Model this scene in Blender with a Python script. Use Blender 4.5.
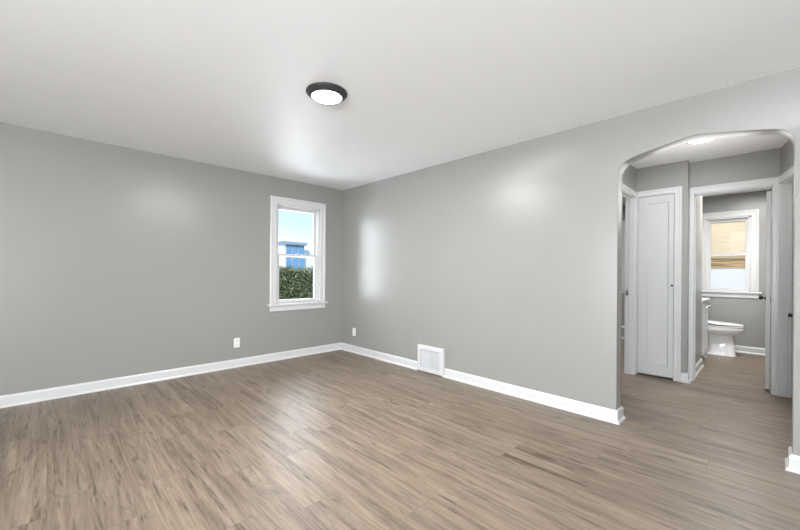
import bpy, bmesh, math, random
from mathutils import Vector, Matrix
random.seed(7)
for o in list(bpy.data.objects): bpy.data.objects.remove(o)
scene = bpy.context.scene
COL = scene.collection

# ------------------------------------------------------------ camera
F_PX, YAW, ROLL = 361.1, 0.79797, 0.00751
cam_d = bpy.data.cameras.new('camera'); cam = bpy.data.objects.new('camera', cam_d); COL.objects.link(cam)
cam_d.sensor_width = 36.0; cam_d.lens = F_PX / 800 * 36; cam_d.shift_y = 7.58 / 800; cam_d.clip_start = .02
Fv = Vector((math.cos(YAW), math.sin(YAW), 0)); Rv = Vector((math.sin(YAW), -math.cos(YAW), 0)); Uv = Vector((0, 0, 1))
R2 = Rv*math.cos(ROLL) + Uv*math.sin(ROLL); U2 = Uv*math.cos(ROLL) - Rv*math.sin(ROLL)
m = Matrix((R2, U2, -Fv)).transposed().to_4x4(); m.translation = Vector((-3.2414, -4.6018, 1.1823))
cam.matrix_world = m
scene.camera = cam

# ------------------------------------------------------------ world, daylight, exposure
scene.view_settings.view_transform = 'Standard'; scene.view_settings.look = 'None'
scene.view_settings.gamma = 1; scene.view_settings.use_curve_mapping = False
scene.view_settings.exposure = 0.50
w = bpy.data.worlds.new('sky'); scene.world = w; w.use_nodes = True
wn = w.node_tree; wn.nodes.clear()
def wnode(t, **k):
    n = wn.nodes.new(t)
    for a, b in k.items(): setattr(n, a, b)
    return n
tc = wnode('ShaderNodeTexCoord'); sx = wnode('ShaderNodeSeparateXYZ'); ramp = wnode('ShaderNodeValToRGB')
bg = wnode('ShaderNodeBackground'); wo = wnode('ShaderNodeOutputWorld')
nz = wnode('ShaderNodeTexNoise'); nz.inputs['Scale'].default_value = 5; nz.inputs['Detail'].default_value = 5
ad = wnode('ShaderNodeMath', operation='MULTIPLY_ADD'); ad.inputs[1].default_value = -.10
wn.links.new(tc.outputs['Generated'], sx.inputs[0]); wn.links.new(tc.outputs['Generated'], nz.inputs['Vector'])
wn.links.new(nz.outputs['Fac'], ad.inputs[0]); wn.links.new(sx.outputs['Z'], ad.inputs[2])
wn.links.new(ad.outputs[0], ramp.inputs[0])
cr = ramp.color_ramp
cr.elements[0].position = -.0; cr.elements[0].color = (.86, .91, 1, 1)
cr.elements[1].position = .16; cr.elements[1].color = (.42, .67, .93, 1)
e = cr.elements.new(.07); e.color = (.60, .79, .97, 1)
e = cr.elements.new(.6); e.color = (.22, .42, .80, 1)
wn.links.new(ramp.outputs[0], bg.inputs[0]); bg.inputs[1].default_value = 1.0
wn.links.new(bg.outputs[0], wo.inputs[0])

def area(name, loc, rot, sx_, sy_, power, col=(1, 1, 1)):
    d = bpy.data.lights.new(name, 'AREA'); d.shape = 'RECTANGLE'; d.size = sx_; d.size_y = sy_
    d.energy = power; d.color = col
    o = bpy.data.objects.new(name, d); COL.objects.link(o); o.location = loc; o.rotation_euler = rot
    return o
HP = math.pi/2
# daylight falling through the windows that the photograph does not show (west and south walls), and the ones it does
area('daylight_west', (-6.80, -5.55, 1.25), (0, -HP-.82, 0), 1.5, 3.0, 420, (.90, .955, 1))
area('daylight_south', (-5.2, -7.70, 1.25), (HP+.75, 0, 0), 2.2, 1.5, 100, (.90, .955, 1))
area('daylight_north_window', (-.73, .20, 1.42), (-HP, 0, 0), .62, 1.25, 20, (.93, .97, 1))
area('daylight_bathroom_window', (5.3, -4.13, 2.9), (0, .80, 0), 1.2, 1.4, 36, (1, 1, 1))
area('daylight_bedroom_window', (5.3, -2.35, 2.9), (0, .80, 0), 1.2, 1.4, 22, (1, 1, 1))
area('bathroom_fill_light', (3.1, -4.45, 2.40), (0, 0, 0), .5, .5, 33, (1, .99, .97))  # added fill light without a fixture, out of view, brightens the bathroom
area('bedroom_fill_light', (2.2, -1.9, 2.40), (0, 0, 0), .4, .4, 45, (1, .99, .97))  # unseen fill added in the bedroom, spills through the doorway into the hall
LAMP_EMIT = 9.0
sun_d = bpy.data.lights.new('sun', 'SUN'); sun_d.energy = 2.8; sun_d.angle = .01; sun_d.color = (1, .96, .9)
sun = bpy.data.objects.new('sun', sun_d); COL.objects.link(sun)
sun.rotation_euler = Vector((.62, .70, -.75)).to_track_quat('-Z', 'Y').to_euler()

# ------------------------------------------------------------ materials
def mat(name, col, rough=.5, spec=.5, metal=0., emit=0, bump=0, bscale=200, var=0, vscale=3, coat=0):
    mt = bpy.data.materials.new(name); mt.use_nodes = True; nt = mt.node_tree; b = nt.nodes['Principled BSDF']
    b.inputs['Base Color'].default_value = (*col, 1); b.inputs['Roughness'].default_value = rough
    b.inputs['Specular IOR Level'].default_value = spec; b.inputs['Metallic'].default_value = metal
    if coat: b.inputs['Coat Weight'].default_value = coat; b.inputs['Coat Roughness'].default_value = .08
    if emit:
        b.inputs['Emission Color'].default_value = (1, .98, .95, 1); b.inputs['Emission Strength'].default_value = emit
    g = nt.nodes.new('ShaderNodeNewGeometry')
    n = nt.nodes.new('ShaderNodeTexNoise'); n.inputs['Scale'].default_value = bscale; n.inputs['Detail'].default_value = 3
    nt.links.new(g.outputs['Position'], n.inputs['Vector'])
    if bump:
        bp = nt.nodes.new('ShaderNodeBump'); bp.inputs['Strength'].default_value = bump; bp.inputs['Distance'].default_value = .002
        nt.links.new(n.outputs['Fac'], bp.inputs['Height']); nt.links.new(bp.outputs[0], b.inputs['Normal'])
    n2 = nt.nodes.new('ShaderNodeTexNoise'); n2.inputs['Scale'].default_value = vscale
    nt.links.new(g.outputs['Position'], n2.inputs['Vector'])
    mx = nt.nodes.new('ShaderNodeMix'); mx.data_type = 'RGBA'
    v = var or .015
    mx.inputs[6].default_value = (*[c*(1-v) for c in col], 1); mx.inputs[7].default_value = (*[min(1, c*(1+v)) for c in col], 1)
    nt.links.new(n2.outputs['Fac'], mx.inputs[0]); nt.links.new(mx.outputs[2], b.inputs['Base Color'])
    return mt
WALL = mat('greige_wall_paint', (.298, .293, .276), .31, .5, bump=.10, bscale=140)
CEIL = mat('white_ceiling_paint', (.91, .92, .935), .5, .35, bump=.10, bscale=120)
TRIM = mat('white_trim_enamel', (.63, .63, .63), .28, .5)
DOORW = mat('white_door_enamel', (.58, .58, .58), .32, .5)
PLASTIC = mat('white_plastic', (.82, .82, .80), .3, .5)
SLOT = mat('dark_slot', (.03, .03, .03), .6)
BRONZE = mat('dark_bronze_metal', (.035, .032, .03), .35, .5, .6)
RING = mat('bronze_lamp_ring', (.05, .048, .047), .42, .5, .3)
CHROME = mat('polished_chrome', (.75, .75, .76), .15, .5, 1)
PORC = mat('white_porcelain', (.86, .86, .86), .08, .5, coat=.5)
DIFF = mat('lit_diffuser', (.9, .9, .9), .4, emit=LAMP_EMIT)
GRILLE = mat('grey_register_mesh', (.62, .63, .65), .45)
VAN = mat('pale_grey_cabinet_paint', (.62, .63, .64), .35)
VTOP = mat('white_vanity_top', (.88, .88, .87), .12)
HOUSEW = mat('white_siding', (.86, .87, .88), .7)
LAV = mat('lavender_siding', (.88, .84, .90), .7)
HOUSEF = mat('grey_blue_fascia', (.33, .42, .50), .6)
HOUSEG = mat('blue_reflecting_pane', (.16, .36, .62), .25)
HROOF = mat('pale_roofing', (.80, .80, .80), .8)
SOIL = mat('lawn', (.12, .16, .06), .9, var=.3)
TWIG = mat('twig_bark', (.12, .08, .05), .9)
HCORE = mat('hedge_core', (.035, .05, .018), .95)
HEAT = mat('heater_enamel', (.78, .78, .78), .4)
HEATD = mat('heater_louvre_grey', (.30, .31, .32), .6)

def leafmat():
    mt = bpy.data.materials.new('hedge_leaves'); mt.use_nodes = True; nt = mt.node_tree; b = nt.nodes['Principled BSDF']
    g = nt.nodes.new('ShaderNodeNewGeometry'); r = nt.nodes.new('ShaderNodeValToRGB')
    nt.links.new(g.outputs['Random Per Island'], r.inputs[0])
    r.color_ramp.elements[0].color = (.05, .085, .03, 1); r.color_ramp.elements[1].color = (.50, .52, .27, 1)
    e = r.color_ramp.elements.new(.6); e.color = (.18, .24, .09, 1)
    nt.links.new(r.outputs[0], b.inputs['Base Color']); b.inputs['Roughness'].default_value = .5
    return mt
LEAF = leafmat()

def glass(name, tint=(1, 1, 1)):
    mt = bpy.data.materials.new(name); mt.use_nodes = True; nt = mt.node_tree; nt.nodes.clear()
    o = nt.nodes.new('ShaderNodeOutputMaterial'); t = nt.nodes.new('ShaderNodeBsdfTransparent'); g = nt.nodes.new('ShaderNodeBsdfGlossy')
    t.inputs[0].default_value = (*tint, 1); g.inputs['Roughness'].default_value = .02
    f = nt.nodes.new('ShaderNodeFresnel'); f.inputs[0].default_value = 1.3; mx = nt.nodes.new('ShaderNodeMixShader')
    nt.links.new(f.outputs[0], mx.inputs[0]); nt.links.new(t.outputs[0], mx.inputs[1]); nt.links.new(g.outputs[0], mx.inputs[2])
    nt.links.new(mx.outputs[0], o.inputs[0]); return mt
GLASS = glass('window_glass', (.97, .985, 1)); GLASSL = glass('lavender_tinted_glass', (.84, .84, .98))

def floormat():
    mt = bpy.data.materials.new('grey_brown_vinyl_planks'); mt.use_nodes = True; nt = mt.node_tree; b = nt.nodes['Principled BSDF']
    L = nt.links.new
    def N(t, **k):
        n = nt.nodes.new(t)
        for a, c in k.items(): setattr(n, a, c)
        return n
    def M(op, a, bb=None, c=None):
        n = N('ShaderNodeMath', operation=op)
        for i, v in enumerate((a, bb, c)):
            if v is None: continue
            if isinstance(v, (int, float)): n.inputs[i].default_value = v
            else: L(v, n.inputs[i])
        return n.outputs[0]
    g = N('ShaderNodeNewGeometry'); s = N('ShaderNodeSeparateXYZ'); L(g.outputs['Position'], s.inputs[0])
    W_, LEN = .18, 1.22
    xr = M('DIVIDE', s.outputs[0], W_); row = M('FLOOR', xr); fx = M('FRACT', xr)
    wn1 = N('ShaderNodeTexWhiteNoise', noise_dimensions='1D'); L(row, wn1.inputs['W'])
    yr = M('ADD', M('DIVIDE', s.outputs[1], LEN), M('MULTIPLY', wn1.outputs['Value'], 7.3)); colm = M('FLOOR', yr); fy = M('FRACT', yr)
    cv = N('ShaderNodeCombineXYZ'); L(row, cv.inputs[0]); L(colm, cv.inputs[1])
    wn2 = N('ShaderNodeTexWhiteNoise', noise_dimensions='3D'); L(cv.outputs[0], wn2.inputs['Vector']); rnd = wn2.outputs['Value']
    # grain coordinates: stretched along the plank, shifted per plank
    gc = N('ShaderNodeCombineXYZ'); L(M('MULTIPLY', s.outputs[0], 1.0), gc.inputs[0]); L(M('MULTIPLY', s.outputs[1], .065), gc.inputs[1]); L(M('MULTIPLY', rnd, 37.0), gc.inputs[2])
    def noise(sc, det, rough=.6, dist=0, vec=gc.outputs[0]):
        n = N('ShaderNodeTexNoise'); n.inputs['Scale'].default_value = sc; n.inputs['Detail'].default_value = det
        n.inputs['Roughness'].default_value = rough; n.inputs['Distortion'].default_value = dist; L(vec, n.inputs['Vector']); return n.outputs['Fac']
    n1 = noise(20, 7, .70, .45); n2 = noise(95, 5, .65, .2); n4 = noise(50, 5, .62, .5)
    kc = N('ShaderNodeCombineXYZ'); L(s.outputs[0], kc.inputs[0]); L(M('MULTIPLY', s.outputs[1], .28), kc.inputs[1]); L(M('MULTIPLY', rnd, 19.0), kc.inputs[2])
    n3 = noise(8, 4, .65, 1.6, kc.outputs[0])
    r = N('ShaderNodeValToRGB'); fac = M('ADD', M('MULTIPLY', n1, .72), M('MULTIPLY', n2, .28)); L(fac, r.inputs[0])
    E_ = r.color_ramp.elements
    E_[0].position = .35; E_[0].color = (.105, .073, .049, 1); E_[1].position = .64; E_[1].color = (.370, .288, .215, 1)
    e = E_.new(.44); e.color = (.215, .162, .117, 1); e = E_.new(.54); e.color = (.290, .223, .166, 1)
    # dark knotty patches
    kr = N('ShaderNodeMapRange'); kr.inputs[1].default_value = .60; kr.inputs[2].default_value = .76; kr.inputs[3].default_value = 1; kr.inputs[4].default_value = .48; L(n3, kr.inputs[0])
    tone = M('MULTIPLY_ADD', rnd, .14, .76)
    sr = N('ShaderNodeMapRange'); sr.inputs[1].default_value = .57; sr.inputs[2].default_value = .68; sr.inputs[3].default_value = 1; sr.inputs[4].default_value = .44; L(n4, sr.inputs[0])
    mul = M('MULTIPLY', M('MULTIPLY', kr.outputs[0], tone), sr.outputs[0])
    ex = M('MINIMUM', fx, M('SUBTRACT', 1, fx)); ey = M('MINIMUM', fy, M('SUBTRACT', 1, fy))
    jx = M('GREATER_THAN', ex, .007); jy = M('GREATER_THAN', ey, .0012); j = M('MULTIPLY', jx, jy)
    mul = M('MULTIPLY', mul, M('MULTIPLY_ADD', j, .26, .74))
    vm = N('ShaderNodeVectorMath', operation='SCALE'); L(r.outputs[0], vm.inputs[0]); L(mul, vm.inputs['Scale'])
    L(vm.outputs[0], b.inputs['Base Color'])
    L(M('MULTIPLY_ADD', n2, .16, .34), b.inputs['Roughness']); b.inputs['Specular IOR Level'].default_value = .5
    bp = N('ShaderNodeBump'); bp.inputs['Strength'].default_value = .18; bp.inputs['Distance'].default_value = .002
    L(M('ADD', M('MULTIPLY', n2, .6), j), bp.inputs['Height']); L(bp.outputs[0], b.inputs['Normal'])
    return mt
FLOOR = floormat()

def shademat(name, dark, light, p0, p1, tr_):
    mt = bpy.data.materials.new(name); mt.use_nodes = True; nt = mt.node_tree; b = nt.nodes['Principled BSDF']
    g = nt.nodes.new('ShaderNodeNewGeometry'); mp = nt.nodes.new('ShaderNodeMapping'); mp.inputs['Scale'].default_value = (3, 3, 130)
    n = nt.nodes.new('ShaderNodeTexNoise'); n.inputs['Scale'].default_value = 1; n.inputs['Detail'].default_value = 3
    r = nt.nodes.new('ShaderNodeValToRGB'); nt.links.new(g.outputs['Position'], mp.inputs[0]); nt.links.new(mp.outputs[0], n.inputs['Vector']); nt.links.new(n.outputs['Fac'], r.inputs[0])
    r.color_ramp.elements[0].position = p0; r.color_ramp.elements[0].color = (*dark, 1)
    r.color_ramp.elements[1].position = p1; r.color_ramp.elements[1].color = (*light, 1)
    nt.links.new(r.outputs[0], b.inputs['Base Color']); b.inputs['Roughness'].default_value = .6
    tr = nt.nodes.new('ShaderNodeBsdfTranslucent'); nt.links.new(r.outputs[0], tr.inputs[0])
    mx = nt.nodes.new('ShaderNodeMixShader'); mx.inputs[0].default_value = tr_; out = nt.nodes['Material Output']
    nt.links.new(b.outputs[0], mx.inputs[1]); nt.links.new(tr.outputs[0], mx.inputs[2]); nt.links.new(mx.outputs[0], out.inputs[0])
    return mt
BAMBOO = shademat('woven_bamboo_shade', (.60, .47, .30), (.72, .60, .42), .30, .60, .40)
BAMBOOF = shademat('gathered_bamboo_folds', (.22, .12, .04), (.82, .62, .34), .36, .58, .35)

# ------------------------------------------------------------ mesh helpers
class MB:
    def __init__(s, M=None): s.bm = bmesh.new(); s.M = M or Matrix.Identity(4)
    def _add(s, tmp):
        me = bpy.data.meshes.new('t'); tmp.to_mesh(me); tmp.free(); me.transform(s.M); s.bm.from_mesh(me); bpy.data.meshes.remove(me); return s
    def box(s, x0, x1, y0, y1, z0, z1, bev=0, seg=2):
        t = bmesh.new(); bmesh.ops.create_cube(t, size=1)
        for v in t.verts: v.co = Vector(((x0+x1)/2+v.co.x*abs(x1-x0), (y0+y1)/2+v.co.y*abs(y1-y0), (z0+z1)/2+v.co.z*abs(z1-z0)))
        if bev: bmesh.ops.bevel(t, geom=t.edges[:], offset=bev, segments=seg, affect='EDGES', profile=.5)
        return s._add(t)
    def cyl(s, p0, p1, r0, r1=None, n=24, bev=0):
        r1 = r0 if r1 is None else r1; p0 = Vector(p0); p1 = Vector(p1); t = bmesh.new()
        bmesh.ops.create_cone(t, cap_ends=True, segments=n, radius1=r0, radius2=r1, depth=(p1-p0).length)
        if bev: bmesh.ops.bevel(t, geom=[e for e in t.edges if len(e.link_faces) == 2 and any(len(f.verts) > 4 for f in e.link_faces)], offset=bev, segments=2, affect='EDGES')
        q = (p1-p0).normalized().to_track_quat('Z', 'Y').to_matrix().to_4x4(); q.translation = (p0+p1)/2
        bmesh.ops.transform(t, matrix=q, verts=t.verts); return s._add(t)
    def grid(s, rows, closed_u=False, cap0=False, cap1=False, loop=False):
        """rows of points -> quads; closed_u closes each row; loop joins the last row to the first"""
        t = bmesh.new(); V = [[t.verts.new(p) for p in r] for r in rows]; n = len(rows[0])
        R = len(V) if loop else len(V)-1
        for i in range(R):
            a, b = V[i], V[(i+1) % len(V)]
            for j in range(n if closed_u else n-1):
                k = (j+1) % n; t.faces.new((a[j], a[k], b[k], b[j]))
        if cap0: t.faces.new(V[0])
        if cap1: t.faces.new(V[-1])
        bmesh.ops.recalc_face_normals(t, faces=t.faces[:]); return s._add(t)
    def lathe(s, prof, c, n=48):
        rows = [[(c[0]+r*math.cos(2*math.pi*i/n), c[1]+r*math.sin(2*math.pi*i/n), c[2]+z) for i in range(n)] for r, z in prof]
        return s.grid(rows, True, prof[0][0] > 1e-4, prof[-1][0] > 1e-4)
    def build(s, name, material, parent=None, smooth=0, kind=None):
        me = bpy.data.meshes.new(name); s.bm.to_mesh(me); s.bm.free(); me.materials.append(material)
        if smooth: me.polygons.foreach_set('use_smooth', [True]*len(me.polygons)); me.set_sharp_from_angle(angle=math.radians(smooth))
        o = bpy.data.objects.new(name, me); COL.objects.link(o)
        if parent is not None:
            o.parent = parent; o.matrix_parent_inverse = Matrix.Translation(-Vector(parent.location))
        if kind: o['kind'] = kind
        return o

def prism(poly, to3d, d0, d1, bevel_idx=None, bev=.01):
    """extrude a 2D polygon; to3d(a, b, d) -> point"""
    mb = MB(); t = bmesh.new()
    A = [t.verts.new(to3d(a, b, d0)) for a, b in poly]; B = [t.verts.new(to3d(a, b, d1)) for a, b in poly]
    n = len(poly)
    t.faces.new(A); t.faces.new(B[::-1])
    for i in range(n): t.faces.new((A[i], B[i], B[(i+1) % n], A[(i+1) % n]))
    bmesh.ops.recalc_face_normals(t, faces=t.faces[:])
    if bevel_idx:
        es = []
        for R in (A, B):
            for i in bevel_idx:
                e = t.edges.get((R[i], R[(i+1) % n]))
                if e: es.append(e)
        bmesh.ops.bevel(t, geom=es, offset=bev, segments=3, affect='EDGES', profile=.5)
    bmesh.ops.triangulate(t, faces=[f for f in t.faces if len(f.verts) > 4])
    mb._add(t); return mb

def empty(name, loc, label=None, cat=None, group=None, kind=None):
    o = bpy.data.objects.new(name, None); COL.objects.link(o); o.location = loc; o.empty_display_size = .1
    return tag(o, label, cat, group, kind)
def tag(o, label=None, cat=None, group=None, kind=None):
    for k, v in (('label', label), ('category', cat), ('group', group), ('kind', kind)):
        if v: o[k] = v
    return o
def S(mb, name, m_, smooth=0): return mb.build(name, m_, None, smooth, 'structure')

def base_sweep(path, side=1, H_=.100):
    """skirting with shoe moulding swept along a 2D path with mitred corners; side=+1 puts it left of travel"""
    prof = [(0, 0), (.030, 0), (.029, .008), (.024, .016), (.0155, .021), (.0155, H_-.018), (.012, H_-.008), (.007, H_), (0, H_)]
    P = [Vector(p) for p in path]; rows = []
    for i, p in enumerate(P):
        def nrm(a, b): d = (b-a).normalized(); return Vector((-d.y, d.x))*side
        if i == 0: n = nrm(P[0], P[1])
        elif i == len(P)-1: n = nrm(P[-2], P[-1])
        else:
            n1, n2 = nrm(P[i-1], p), nrm(p, P[i+1]); n = (n1+n2)/(1+n1.dot(n2))
        rows.append([(p.x+n.x*o, p.y+n.y*o, z) for o, z in prof])
    mb = MB(); mb.grid(rows, True, True, True); return mb

CPROF = [(0, 0), (0, .012), (.006, .016), (.042, .016), (.047, .021), (.062, .021), (.066, .017), (.066, 0)]
def casing(O, u, n, s0, s1, z0, z1, sc=1., legs=True, wl=1., wr=1.):
    """mitred casing around an opening; O origin, u along the wall, n towards the viewer"""
    O, u, n = Vector(O), Vector(u), Vector(n); rows = []
    for (s_, z_, ds, dz, k) in ((s0, z0, -1, 0, wl), (s0, z1, -1, 1, wl), (s1, z1, 1, 1, wr), (s1, z0, 1, 0, wr)):
        rows.append([O + u*(s_+ds*w_*sc*k) + n*t_ + Vector((0, 0, z_+dz*w_*sc)) for w_, t_ in CPROF])
    return MB().grid(rows, True, True, True)

CH = 2.44
# ------------------------------------------------------------ room shell
S(MB().box(-6.74, 4.50, -7.64, .14, -.12, 0), 'floor', FLOOR)
S(MB().box(-6.74, 4.50, -7.64, .14, CH, CH+.12), 'ceiling', CEIL)
def holed(axis, c0, c1, a0, a1, holes, z1=CH):
    """wall with rectangular holes [(h0,h1,zb,zt)] sorted along a"""
    mb = MB(); cur = a0
    def bx(p, q, zb, zt):
        if axis == 'x': mb.box(c0, c1, p, q, zb, zt)
        else: mb.box(p, q, c0, c1, zb, zt)
    for h0, h1, zb, zt in holes:
        bx(cur, h0, 0, z1)
        if zb > 0: bx(h0, h1, 0, zb)
        bx(h0, h1, zt, z1); cur = h1
    bx(cur, a1, 0, z1); return mb
W1 = (-1.06, -.395, .748, 2.095)     # window_1 opening on the wall facing the camera's left
S(holed('y', 0, .14, -6.74, 4.50, [W1]), 'wall_left', WALL)
S(holed('x', -6.74, -6.60, -7.50, 0, [(-7.1, -4.1, .7, 2.1)]), 'wall_west', WALL)
S(holed('y', -7.64, -7.50, -6.74, 4.50, [(-6.3, -4.1, .7, 2.1)]), 'wall_south', WALL)

# arched opening in the long right wall
arch = [(-3.752, 0), (-3.752, 1.98), (-3.760, 2.020), (-3.784, 2.057), (-3.830, 2.083), (-3.90, 2.103), (-4.026, 2.127), (-4.145, 2.152), (-4.185, 2.159),
        (-4.215, 2.1625), (-4.25, 2.160), (-4.29, 2.153), (-4.41, 2.134), (-4.528, 2.113), (-4.61, 2.098), (-4.655, 2.080), (-4.684, 2.052), (-4.698, 2.015), (-4.702, 1.975), (-4.702, 0)]
def chaikin(P, k=2):
    for _ in range(k):
        Q = [P[0]]
        for a, b in zip(P[:-1], P[1:]):
            if a[0] == b[0] and abs(a[1]-b[1]) > .5:
                if a[1] > b[1]: Q += [(a[0], a[1]-.03)]
                Q += [] if a[1] > b[1] else [(b[0], b[1]-.03)]
                continue
            Q += [(a[0]*.75+b[0]*.25, a[1]*.75+b[1]*.25), (a[0]*.25+b[0]*.75, a[1]*.25+b[1]*.75)]
        Q.append(P[-1]); P = Q
    return P
arch = chaikin(arch)
poly = [(0, CH), (0, 0)] + arch + [(-7.50, 0), (-7.50, CH)]
idx = list(range(2, 2+len(arch)-1))
S(prism(poly, lambda a, b, d: Vector((d, a, b)), 0, .13, idx, .004), 'wall_right', WALL, 50)

# hall, closet, bathroom and bedroom walls
YH = -3.48; XC = 1.78; XB = 1.92; YR = -3.966
S(holed('y', YH, YH+.09, .13, 4.36, [(.93, 1.71, 0, 2.09)]), 'wall_hall', WALL)
S(holed('x', XC, XB, YR, YH, [(-3.850, -3.497, 0, 2.097)]), 'wall_closet', WALL)
S(holed('x', XB, XB+.11, -5.40, YR, [(-4.620, -4.004, 0, 2.085)]), 'wall_bathroom', WALL)
S(MB().box(XB+.11, 2.85, -3.98, -3.62, 0, CH), 'wall_bathroom_stub', WALL)
S(MB().box(XB+.11, 4.36, -3.62, YH, 0, CH), 'wall_bathroom_back', WALL)
S(MB().box(XB, 4.36, -5.52, -5.40, 0, CH), 'wall_bathroom_right', WALL)
WB = (-4.395, -3.870, .93, 2.085); WD = (-2.655, -2.05, .93, 2.085)
S(holed('x', 4.36, 4.50, -5.52, 0, [WB, WD]), 'wall_exterior', WALL)
# angled hall wall with a closed door
AL = math.radians(11); C0 = Vector((XB, -4.667, 0)); uA = Vector((-math.cos(AL), -math.sin(AL), 0)); nA = Vector((math.sin(AL), -math.cos(AL), 0))
MA = Matrix((uA, nA, Vector((0, 0, 1)))).transposed().to_4x4(); MA.translation = C0   # local: x along wall, y away from hall
mb = MB(MA); mb.box(0, .022, 0, .12, 0, CH).box(.022, .74, 0, .12, 2.085, CH).box(.74, 1.82, 0, .12, 0, CH)
S(mb, 'wall_hall_right', WALL)

# baseboards
S(base_sweep([(-6.59, 0), (0, 0), (0, -1.617)], -1), 'baseboard_left', TRIM)
S(base_sweep([(0, -2.025), (0, -3.752), (.13, -3.752), (.13, -3.485)], -1), 'baseboard_right', TRIM)
S(base_sweep([(.13, -5.00), (.13, -4.702), (0, -4.702), (0, -7.49)], -1), 'baseboard_pier', TRIM)
S(base_sweep([(XC, -3.918), (XC, YR), (XB-.012, YR)], -1), 'baseboard_closet', TRIM)
S(base_sweep([(XB+.112, -3.98), (2.849, -3.98)], -1), 'baseboard_bathroom_left', TRIM)
S(base_sweep([(4.36, -3.63), (4.36, -5.39)], -1), 'baseboard_bathroom', TRIM)
S(base_sweep([(.145, YH), (.86, YH)], -1), 'baseboard_hall', TRIM)

# ------------------------------------------------------------ windows
def window(name, O, u, n, w, label_unused=None):
    """double-hung window. O origin on the wall face; u along wall; n into the room; w=(s0,s1,z0,z1) opening"""
    O, u, n = Vector(O), Vector(u), Vector(n); s0, s1, z0, z1 = w
    M = Matrix((u, -n, Vector((0, 0, 1)))).transposed().to_4x4(); M.translation = O      # local x=u, y=outwards
    root = empty(name, O+u*((s0+s1)/2)+Vector((0, 0, z0)), kind='structure')
    c = casing(O, u, n, s0+.004, s1-.004, z0, z1-.004, 1.42); c.build('window_casing', TRIM, root)
    t = .022
    MB(M).box(s0, s0+t, 0, .14, z0, z1).box(s1-t, s1, 0, .14, z0, z1).box(s0, s1, 0, .14, z1-t, z1).box(s0, s1, .0, .14, z0, z0+.012).box(s0+t, s0+t+.012, .018, .034, z0, z1-t).box(s1-t-.012, s1-t, .018, .034, z0, z1-t).build('window_jamb', TRIM, root)
    MB(M).box(s0-.125, s1+.125, -.045, .012, z0-.026, z0+.001, .006).build('window_sill', TRIM, root)
    MB(M).box(s0-.092, s1+.092, -.018, 0, z0-.095, z0-.026, .004).build('window_apron', TRIM, root)
    zm = z0 + (z1-z0)*.492
    a0, a1 = s0+t, s1-t
    def sash(y0, zb, zt, rb, rt):
        st = .040; r = MB(M)
        r.box(a0, a0+st, y0, y0+.034, zb, zt, .003).box(a1-st, a1, y0, y0+.034, zb, zt, .003)
        r.box(a0+st-.002, a1-st+.002, y0+.001, y0+.033, zb, zb+rb, .003).box(a0+st-.002, a1-st+.002, y0+.001, y0+.033, zt-rt, zt, .003)
        f = r.build('sash', TRIM, root)
        g = MB(M); g.box(a0+st-.004, a1-st+.004, y0+.015, y0+.019, zb+rb-.004, zt-rt+.004)
        return f, g
    f, g = sash(.036, z0+.012, zm+.018, .040, .034); g.build('pane', GLASS, f)
    lk = MB(M); lk.box((a0+a1)/2-.025, (a0+a1)/2+.025, .040, .062, zm+.018, zm+.028, .003); lk.build('sash_lock', TRIM, f)
    f, g = sash(.074, zm-.018, z1-t, .034, .040); g.build('pane', GLASS, f)
    return root
window('window_1', (0, 0, 0), (1, 0, 0), (0, -1, 0), W1)
window('window_2', (4.36, 0, 0), (0, -1, 0), (-1, 0, 0), (-WB[1], -WB[0], WB[2], WB[3]))
window('window_3', (4.36, 0, 0), (0, -1, 0), (-1, 0, 0), (-WD[1], -WD[0], WD[2], WD[3]))
def plain_window(name, x0, x1, y0, y1, axis):
    root = empty(name, ((x0+x1)/2, (y0+y1)/2, .7), kind='structure'); mb = MB(); g = MB()
    z0, z1, f = .7, 2.1, .06
    if axis == 'x':
        mb.box(x0, x1, y0, y0+f, z0, z1).box(x0, x1, y1-f, y1, z0, z1).box(x0, x1, (y0+y1)/2-.04, (y0+y1)/2+.04, z0, z1).box(x0, x1, y0, y1, z0, z0+f).box(x0, x1, y0, y1, z1-f, z1)
    else:
        mb.box(x0, x0+f, y0, y1, z0, z1).box(x1-f, x1, y0, y1, z0, z1).box((x0+x1)/2-.04, (x0+x1)/2+.04, y0, y1, z0, z1).box(x0, x1, y0, y1, z0, z0+f).box(x0, x1, y0, y1, z1-f, z1)
    mb.build('window_frame', TRIM, root)
plain_window('window_4', -6.72, -6.62, -7.1, -4.1, 'x')
plain_window('window_5', -6.3, -4.1, -7.62, -7.52, 'y')

# ------------------------------------------------------------ doors
def knob(p, d, name='door_knob', parent=None, r=.026, m_=BRONZE, L_=.062):
    """round knob with rosette; p on the leaf face, d outward direction"""
    p, d = Vector(p), Vector(d).normalized(); q = d.to_track_quat('Z', 'Y').to_matrix().to_4x4(); q.translation = p
    mb = MB(q); mb.lathe([(.0001, 0), (.030, 0), (.030, .005), (.026, .009), (.012, .011), (.011, L_*.45), (r*.75, L_*.52), (r, L_*.68), (r*.98, L_*.82), (r*.7, L_*.95), (.0001, L_)], (0, 0, 0), 24)
    return mb.build(name, m_, parent, 40)

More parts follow.
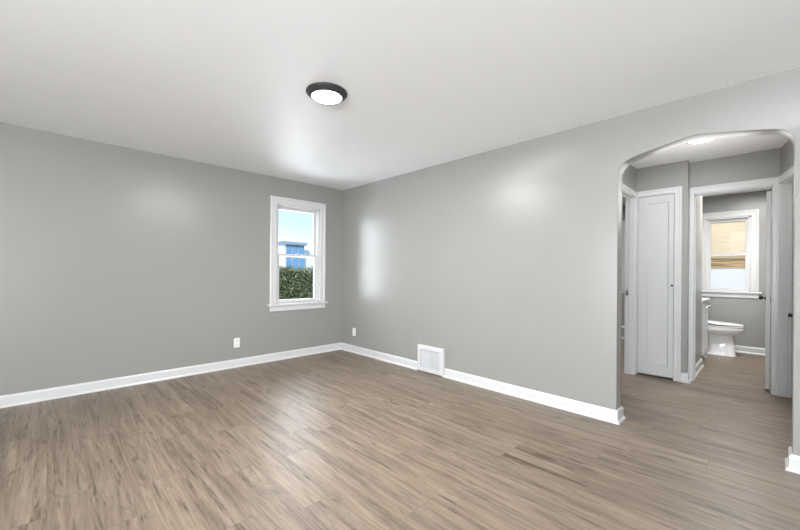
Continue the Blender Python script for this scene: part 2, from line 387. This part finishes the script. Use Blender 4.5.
# door_1: bathroom door, open inwards
d1 = empty('door_1', (XB, -4.31, 0), kind='structure')
casing((XB, 0, 0), (0, -1, 0), (-1, 0, 0), 4.008, 4.614, 0, 2.085, 1.06, wl=.60, wr=.68).build('door_casing', TRIM, d1)
MB().box(XB-.001, XB+.112, -4.010, -4.003, 0, 2.085).box(XB-.001, XB+.112, -4.621, -4.612, 0, 2.085).box(XB-.001, XB+.112, -4.62, -4.004, 2.075, 2.088)\
    .box(XB+.06, XB+.072, -4.016, -4.010, 0, 2.075).box(XB+.06, XB+.072, -4.612, -4.609, 0, 2.075).box(XB+.06, XB+.072, -4.612, -4.010, 2.068, 2.075).build('door_jamb', TRIM, d1)
LX0, LX1, LY0, LY1 = XB+.125, XB+.125+.70, -4.605, -4.571
lf = MB(); lf.box(LX0, LX1, LY0, LY1, .014, 2.045, .002)
leaf1 = lf.build('door_leaf', DOORW, d1)
for yy, ss in ((LY1, 1), (LY0, -1)):
    t = MB()
    for (xa, xb, za, zb) in ((LX0+.11, LX1-.11, .95, .962), (LX0+.11, LX1-.11, 1.92, 1.932), (LX0+.11, LX0+.122, .95, 1.93), (LX1-.122, LX1-.11, .95, 1.93), (LX0+.11, LX1-.11, .22, .232), (LX0+.11, LX1-.11, .83, .842), (LX0+.11, LX0+.122, .22, .84), (LX1-.122, LX1-.11, .22, .84)):
        t.box(xa, xb, min(yy, yy+.004*ss), max(yy, yy+.004*ss), za, zb)
    t.build('panel_moulding', DOORW, leaf1)
knob((LX1-.065, LY1, .925), (0, 1, 0), parent=d1); knob((LX1-.065, LY0, .925), (0, -1, 0), parent=d1)
for z, m_ in ((1.83, DOORW), (.945, BRONZE), (.37, DOORW)):
    MB().cyl((XB+.118, -4.610, z-.04 if m_ is DOORW else z-.012), (XB+.118, -4.610, z+.04 if m_ is DOORW else z+.012), .0060, n=12).build('hinge', m_, d1, 40)

# door_2: narrow closet door, one recessed panel
d2 = empty('door_2', (XC, -3.67, 0), kind='structure')
casing((XC, 0, 0), (0, -1, 0), (-1, 0, 0), 3.497, 3.850, 0, 2.097, 1.0, wl=.2, wr=1.02).build('door_casing', TRIM, d2)
MB().box(XC-.001, XB, -3.5000, -3.496, 0, 2.097).box(XC-.001, XB, -3.851, -3.847, 0, 2.097).box(XC-.001, XB, -3.85, -3.497, 2.094, 2.098).build('door_jamb', TRIM, d2)
x0 = XC+.004
ya, yb, pa, pb = -3.8445, -3.5025, -3.797, -3.592
t = MB().box(x0, x0+.034, ya, pa, .018, 2.091, .0015).box(x0, x0+.034, pb, yb, .018, 2.091, .0015).box(x0, x0+.034, pa, pb, .018, .135).box(x0, x0+.034, pa, pb, 2.008, 2.091)
t.box(x0+.009, x0+.028, pa-.002, pb+.002, .13, 2.012)
# sloped sticking round the panel
t.grid([[(x0, y_, z_), (x0+.009, y_+sy*.010, z_+sz*.010)] for y_, z_, sy, sz in ((pa, .135, 1, 1), (pb, .135, -1, 1), (pb, 2.008, -1, -1), (pa, 2.008, 1, -1))], loop=True)
t.build('door_leaf', DOORW, d2)
for z in (1.88, 1.10, .32):
    MB().cyl((XC-.003, -3.5015, z-.038), (XC-.003, -3.5015, z+.038), .006, n=12).build('hinge', TRIM, d2, 40)
k = MB(); k.box(XC+.001, XC+.005, -3.850, -3.818, 1.040, 1.080, .001); k.build('latch_plate', TRIM, d2)
k = MB(); k.cyl((XC+.002, -3.834, 1.060), (XC-.022, -3.834, 1.060), .007, .012, 16); k.build('knob', BRONZE, d2, 40)

# door_3: bedroom doorway in the hall's left wall
d3 = empty('door_3', (1.3, YH, 0), kind='structure')
casing((0, YH, 0), (1, 0, 0), (0, -1, 0), .93, 1.71, 0, 2.09, .98).build('door_casing', TRIM, d3)
MB().box(1.700, 1.711, YH-.001, YH+.092, 0, 2.09).box(.929, .940, YH-.001, YH+.092, 0, 2.09).box(.93, 1.71, YH-.001, YH+.092, 2.079, 2.091)\
    .box(1.692, 1.700, YH+.035, YH+.05, 0, 2.079).box(.93, 1.70, YH+.045, YH+.06, 2.068, 2.079).build('door_jamb', TRIM, d3)
MB().box(1.6975, 1.7005, YH+.056, YH+.082, .93, .99).build('strike_plate', CHROME, d3)

# door_4: closed door in the angled hall wall
d4 = empty('door_4', C0+uA*.38, kind='structure')
casing(C0, uA, -nA, .022, .74, 0, 2.085, 1.0, wl=.3).build('door_casing', TRIM, d4)
MB(MA).box(.020, .030, -.001, .121, 0, 2.085).box(.732, .742, -.001, .121, 0, 2.085).box(.022, .74, -.001, .121, 2.075, 2.087).box(.030, .040, .05, .075, 0, 2.075).build('door_jamb', TRIM, d4)
MB(MA).box(.034, .728, .078, .113, .012, 2.070, .002).build('door_leaf', DOORW, d4)
k = MB(MA); k.cyl((.075, .078, .80), (.075, .045, .80), .010, .020, 20); k.build('door_knob', BRONZE, d4, 40)

# ------------------------------------------------------------ things in the room
def ceiling_light(name, c, label, rt=.143, rb=.108, power=46, drop=.055):
    r = empty(name, (c[0], c[1], CH), label, 'ceiling light', 'round flush ceiling lights')
    MB().lathe([(rt-.012, 0), (rt-.002, 0), (rt, -.005), (rt-.003, -.011), (rb+.006, -.034), (rb-.002, -.037), (rb-.004, -.033), (rb-.004, -.004), (rt-.012, 0)], (c[0], c[1], CH), 72).build('lamp_ring', RING, r, 35)
    MB().lathe([(rb-.005, -.030), (rb-.010, -.036), (rb*.7, -.042), (rb*.35, -.045), (.0001, -.046)], (c[0], c[1], CH), 64).build('lamp_diffuser', DIFF, r, 60)
    d = bpy.data.lights.new('lamp_light', 'AREA' if drop < .1 else 'POINT')
    if drop < .1: d.shape = 'DISK'; d.size = .85
    else: d.shadow_soft_size = .30
    d.energy = power; d.color = (1, .985, .96)
    lo = bpy.data.objects.new('lamp_light', d); COL.objects.link(lo); lo.location = (c[0], c[1], CH-drop)
    return r
ceiling_light('ceiling_light', (-1.848, -2.425), 'round lit ceiling light with dark bronze rim in the main room')
ceiling_light('ceiling_light', (.99, -4.16), 'round lit ceiling light in the hallway, partly hidden by the arch', power=8, drop=.50, rt=.14, rb=.104)

def outlet(loc, u, n, label):
    r = empty('wall_outlet', loc, label, 'outlet', 'duplex wall outlets')
    u, n = Vector(u), Vector(n); M = Matrix((u, n, Vector((0, 0, 1)))).transposed().to_4x4(); M.translation = Vector(loc)
    MB(M).box(-.036, .036, 0, .006, -.058, .058, .003).build('cover_plate', PLASTIC, r)
    for dz in (-.024, .024):
        q = MB(M).box(-.017, .017, .006, .0085, dz-.015, dz+.015, .002).build('receptacle', PLASTIC, r)
        s_ = MB(M); s_.box(-.008, -.0055, .0085, .0090, dz-.003, dz+.007).box(.0055, .008, .0085, .0090, dz-.003, dz+.007).cyl((0, .0085, dz-.009), (0, .0090, dz-.009), .0025, n=10)
        s_.build('slots', SLOT, q)
    MB(M).cyl((0, .006, 0), (0, .0078, 0), .0035, n=12).build('screw', PLASTIC, r)
    return r
outlet((-1.565, 0, .300), (1, 0, 0), (0, -1, 0), 'white duplex wall outlet low on the window wall, left of the window')
outlet((0, -.320, .302), (0, -1, 0), (-1, 0, 0), 'white duplex wall outlet beside the room corner on the long arch wall')

# wall register by the floor
rg = empty('wall_register', (0, -1.82, 0), 'white metal wall register with two grey grilles standing in the baseboard line', 'air vent')
y0, y1, z0, z1, xf = -2.020, -1.622, .004, .315, -.036
fr = MB(); wy, wz = .050, .050; ym = -1.800
rows = []
for (a, b, sa, sb) in ((y0, z0, 1, 1), (y1, z0, -1, 1), (y1, z1, -1, -1), (y0, z1, 1, -1)):
    ins = [(0, 0), (0, xf+.010), (.004, xf+.004), (.012, xf), (.046, xf), (.050, xf+.006)]
    rows.append([(x_, a+sa*o_, b+sb*o_) for o_, x_ in ins])
fr.grid(rows, loop=True)
fr.box(xf+.001, xf+.02, ym-.008, ym+.008, z0+.045, z1-.045)
fr.build('register_frame', TRIM, rg)
for (a, b) in ((y0+.050, ym-.008), (ym+.008, y1-.050)):
    g = MB(); g.box(-.020, -.012, a, b, z0+.045, z1-.045); n = 15
    for i in range(n):
        yy = a+(i+.5)*(b-a)/n; g.box(-.027, -.019, yy-.0028, yy+.0028, z0+.046, z1-.046)
    for zz in (.11, .165, .22): g.box(-.029, -.020, a, b, zz-.0015, zz+.0015)
    g.build('grille', GRILLE, rg)
for yy in (y0+.024, y1-.024): MB().cyl((xf+.001, yy, .17), (xf-.003, yy, .17), .0055, n=12).build('screw', HEATD, rg)
MB().box(xf-.006, xf, ym-.004, ym+.004, z1-.040, z1-.012, .002).build('damper_lever', GRILLE, rg)

# ------------------------------------------------------------ bathroom
def ellring(cx, cy, rx, ryf, ryb, z, n=40, p=2.0):
    out = []
    for i in range(n):
        a = 2*math.pi*i/n; c, s_ = math.cos(a), math.sin(a)
        e_ = 2/p; X_ = abs(c)**e_*math.copysign(1, c); Y_ = abs(s_)**e_*math.copysign(1, s_)
        out.append((cx+rx*X_, cy+(ryb if Y_ > 0 else ryf)*Y_, z))
    return out
TX = 3.95
toi = empty('toilet', (TX, -4.0, 0), 'white porcelain toilet with closed lid beside the vanity under the bathroom window', 'toilet')
b = MB(); CY = -4.03
rows = [ellring(TX, CY, .115, .232, .30, 0, p=3.6), ellring(TX, CY, .115, .230, .30, .012, p=3.6), ellring(TX, CY, .106, .222, .10, .022, p=3.4), ellring(TX, CY, .098, .212, .085, .20, p=3.2), ellring(TX, CY, .100, .203, .09, .285, p=2.8),
        ellring(TX, CY, .112, .215, .25, .302, p=2.6), ellring(TX, CY, .150, .262, .24, .318, p=2.2), ellring(TX, CY, .174, .292, .24, .342), ellring(TX, CY, .184, .308, .24, .375), ellring(TX, CY, .186, .312, .24, .405), ellring(TX, CY, .182, .308, .24, .415)]
b.grid(rows, True, True, True); b.build('bowl', PORC, toi, 45)
MB().grid([ellring(TX, CY, .183, .310, .20, .417), ellring(TX, CY, .187, .314, .20, .422), ellring(TX, CY, .187, .314, .20, .432), ellring(TX, CY, .182, .309, .20, .437)], True, True, True).build('seat', PORC, toi, 40)
lid = [[(x, y, z+max(0, (y+4.35))*.055) for x, y, z in r] for r in (ellring(TX, CY, .184, .311, .20, .440), ellring(TX, CY, .188, .315, .20, .445), ellring(TX, CY, .187, .314, .20, .456), ellring(TX, CY, .176, .300, .19, .466), ellring(TX, CY, .10, .18, .12, .472))]
MB().grid(lid, True, True, True).build('lid', PORC, toi, 40)
MB().box(TX-.19, TX+.19, -3.80, -3.64, .40, .74, .02, 3).build('tank', PORC, toi, 40)
MB().box(TX-.20, TX+.20, -3.81, -3.635, .741, .775, .010, 3).build('tank_lid', PORC, toi, 40)
MB().box(TX-.055, TX+.055, -3.96, -3.78, .155, .315, .03, 3).box(TX-.10, TX+.10, -3.80, -3.66, .014, .41, .02, 3).build('trapway', PORC, toi, 40)

van = empty('bathroom_vanity', (3.18, -3.80, 0), 'pale grey bathroom vanity cabinet with white top in front of the toilet', 'vanity')
VX0, VX1, VY0, VY1 = 2.865, 3.50, -3.985, -3.625
MB().box(VX0, VX1, VY0+.018, VY1, .10, .825).build('cabinet_body', VAN, van)
MB().box(VX0-.006, VX1+.012, VY0-.018, VY1+.003, .826, .856, .005).build('vanity_top', VTOP, van)
for i in range(2):
    a = VX0+.004+i*(VX1-VX0)/2; c = a+(VX1-VX0)/2-.008; yf = VY0
    dr = MB().box(a, c, yf+.006, yf+.017, .115, .815).box(a, a+.05, yf, yf+.012, .115, .815, .001).box(c-.05, c, yf, yf+.012, .115, .815, .001).box(a+.05, c-.05, yf, yf+.012, .115, .17, .001).box(a+.05, c-.05, yf, yf+.012, .76, .815, .001).build('cabinet_door', VAN, van)
    kx = c-.03 if i == 0 else c-.04
    k = MB(); k.cyl((kx, yf, .745), (kx, yf-.018, .745), .005, n=12).cyl((kx, yf-.016, .745), (kx, yf-.028, .745), .013, .012, 16, .002); k.build('door_knob', CHROME, dr, 40)
for lx in (VX0+.002, VX1-.045):
    MB().box(lx, lx+.043, VY0+.004, VY0+.045, 0, .10).build('leg', VAN, van)
MB().box(VX0+.02, VX1-.02, VY0+.06, VY0+.075, 0, .10).build('toe_kick', SLOT, van)

def roman_shade(xc, ya, yb, zt, zb, label):
    r = empty('bamboo_shade', (xc, (ya+yb)/2, zt), label, 'window shade', 'woven bamboo window shades')
    rows = []
    nz_ = 60
    for i in range(nz_+1):
        z = zt-(zt-zb-.16)*i/nz_; off = .0016*(1 if i % 2 else -1); rows.append([(xc+off, ya, z), (xc+off, yb, z)])
    sh = MB(); sh.grid(rows); sh.build('shade_panel', BAMBOO, r)
    f = MB(); rows = []
    for k_ in range(4):                                    # gathered folds at the bottom
        zb0 = zb+.038*k_; prof = [(.004, zb0+.062), (-.012, zb0+.040), (-.018, zb0+.014), (-.012, zb0+.002), (.0, zb0), (.004, zb0+.01)]
        f.grid([[(xc+px_+.003*k_, ya, pz_), (xc+px_+.003*k_, yb, pz_)] for px_, pz_ in prof])
    f.build('shade_folds', BAMBOOF, r)
    MB().box(xc-.012, xc+.012, ya, yb, zt-.002, zt+.030).build('head_rail', BAMBOO, r)
    MB().box(xc-.012, xc+.006, ya, yb, zb-.012, zb).build('bottom_rail', TRIM, r)
roman_shade(4.492, WB[0]+.026, WB[1]-.026, 2.03, 1.285, 'tan bamboo shade lowered two thirds in the bathroom window above the toilet')
roman_shade(4.492, WD[0]+.026, WD[1]-.026, 2.03, 1.285, 'tan bamboo shade glimpsed through the leftmost doorway past the arch edge')

ht = empty('baseboard_heater', (4.33, -2.6, 0), 'low white and grey baseboard heater under the window seen in the leftmost doorway', 'heater')
MB().box(4.30, 4.36, -3.2, -1.6, .205, .235, .004).box(4.335, 4.36, -3.2, -1.6, 0, .21).box(4.30, 4.335, -3.2, -3.17, .0, .21).box(4.30, 4.335, -1.63, -1.6, .0, .21).box(4.298, 4.335, -3.17, -1.63, .0, .03).build('heater_cover', HEAT, ht)
MB().box(4.310, 4.33, -3.165, -1.635, .035, .20).build('front_louvre', HEATD, ht)

# ------------------------------------------------------------ outside
S(MB().box(-14, 16, .3, 40, -.72, -.60), 'ground', SOIL)
hd = empty('hedge', (1.2, 3.0, -.6), 'dense clipped green hedge outside below the window sash', 'hedge')
MB().box(-1.4, 4.4, 2.75, 3.5, -.6, 1.20, .05).build('hedge_core', HCORE, hd)
lb = bmesh.new(); rnd = random.Random(3)
for i in range(32000):
    x = rnd.uniform(-1.5, 4.5); top = rnd.random() < .22
    if top: y = rnd.uniform(2.6, 3.6); z = 1.19+rnd.gauss(.03, .03)
    else: y = 2.72-abs(rnd.gauss(0, .07)); z = rnd.uniform(-.55, 1.28)
    z += .04*math.sin(x*5.1)+.03*math.sin(x*11)
    L_ = rnd.uniform(.014, .026); W2 = L_*.5
    R_ = Matrix.Rotation(rnd.uniform(0, 6.28), 4, 'Z') @ Matrix.Rotation(rnd.uniform(-1.3, 1.3), 4, 'X') @ Matrix.Rotation(rnd.uniform(0, 6.28), 4, 'Y')
    T_ = Matrix.Translation((x, y, z)) @ R_
    vs = [lb.verts.new(T_ @ Vector(p)) for p in ((-L_, 0, 0), (0, -W2, .004), (L_, 0, 0), (0, W2, .004))]; lb.faces.new(vs)
q = MB(); q.bm.free(); q.bm = lb; q.build('hedge_leaves', LEAF, hd, kind='stuff')
for (x, hgt, lean) in ((1.50, .26, .06), (1.56, .18, -.04), (.62, .15, .03), (2.2, .2, .05)):
    tw = bpy.data.curves.new('twig', 'CURVE'); tw.dimensions = '3D'; tw.bevel_depth = .004
    pts = [[(x, 2.9, 1.05), (x+lean*.6, 2.9, 1.12+hgt*.5), (x+lean, 2.9, 1.2+hgt)]]
    for j in range(4):
        zz = 1.16+hgt*(.3+.2*j); xx = x+lean*(.3+.2*j); pts.append([(xx, 2.9, zz), (xx+.03*(-1)**j, 2.89, zz+.02), (xx+.05*(-1)**j, 2.88, zz+.05)])
    for pl in pts:
        sp = tw.splines.new('POLY'); sp.points.add(2)
        for k_, q_ in enumerate(pl): sp.points[k_].co = (*q_, 1)
    ob = bpy.data.objects.new('twig', tw); dg_ = None
    COL.objects.link(ob); me = bpy.data.meshes.new_from_object(ob); bpy.data.objects.remove(ob)
    me.materials.clear(); me.materials.append(TWIG)
    ob = bpy.data.objects.new('twig', me); COL.objects.link(ob); ob.parent = hd; ob.matrix_parent_inverse = Matrix.Translation(-Vector(hd.location))

hs = empty('neighbour_house', (7, 12, -.6), 'white neighbouring house with blue windows beyond the hedge', 'house')
MB().box(3.6, 11.5, 12, 18, -.6, 2.30).box(4.93, 5.95, 11.7, 14, -.6, 2.60).build('house_wall', HOUSEW, hs)
MB().box(4.86, 6.04, 11.55, 14.1, 2.50, 2.64, .01).build('fascia', HOUSEF, hs)
MB().grid([[(4.8, 11.55, 2.64), (6.0, 11.55, 2.64), (6.0, 14.1, 2.64), (4.8, 14.1, 2.64)], [(5.0, 12.1, 2.95), (5.75, 12.1, 2.95), (5.75, 13.5, 2.95), (5.0, 13.5, 2.95)]], True, True, True).build('roof', HROOF, hs)
for i in range(3):
    xa = 4.96+i*.33
    f = MB().box(xa, xa+.31, 11.68, 11.71, 1.25, 2.48).build('house_window', HOUSEF, hs)
    MB().box(xa+.045, xa+.265, 11.665, 11.682, 1.30, 1.80).box(xa+.045, xa+.265, 11.665, 11.682, 1.90, 2.43).build('pane', HOUSEG, f)

h2 = empty('neighbour_house', (8.5, -4, -.6), 'pale lavender sided wall of a house outside the bathroom window, below the bamboo shade', 'house')
MB().box(8.0, 12, -9, -1.2, -.6, 3.4).build('house_wall', LAV, h2)
MB().grid([[(7.7, -9.3, 3.4), (12.3, -9.3, 3.4), (12.3, -.9, 3.4), (7.7, -.9, 3.4)], [(10, -7.5, 4.9), (10.05, -7.5, 4.9), (10.05, -2.7, 4.9), (10, -2.7, 4.9)]], True, True, True).build('roof', HROOF, h2)
S(MB().box(4.6, 16, -12, .3, -.72, -.60), 'ground_side', SOIL)
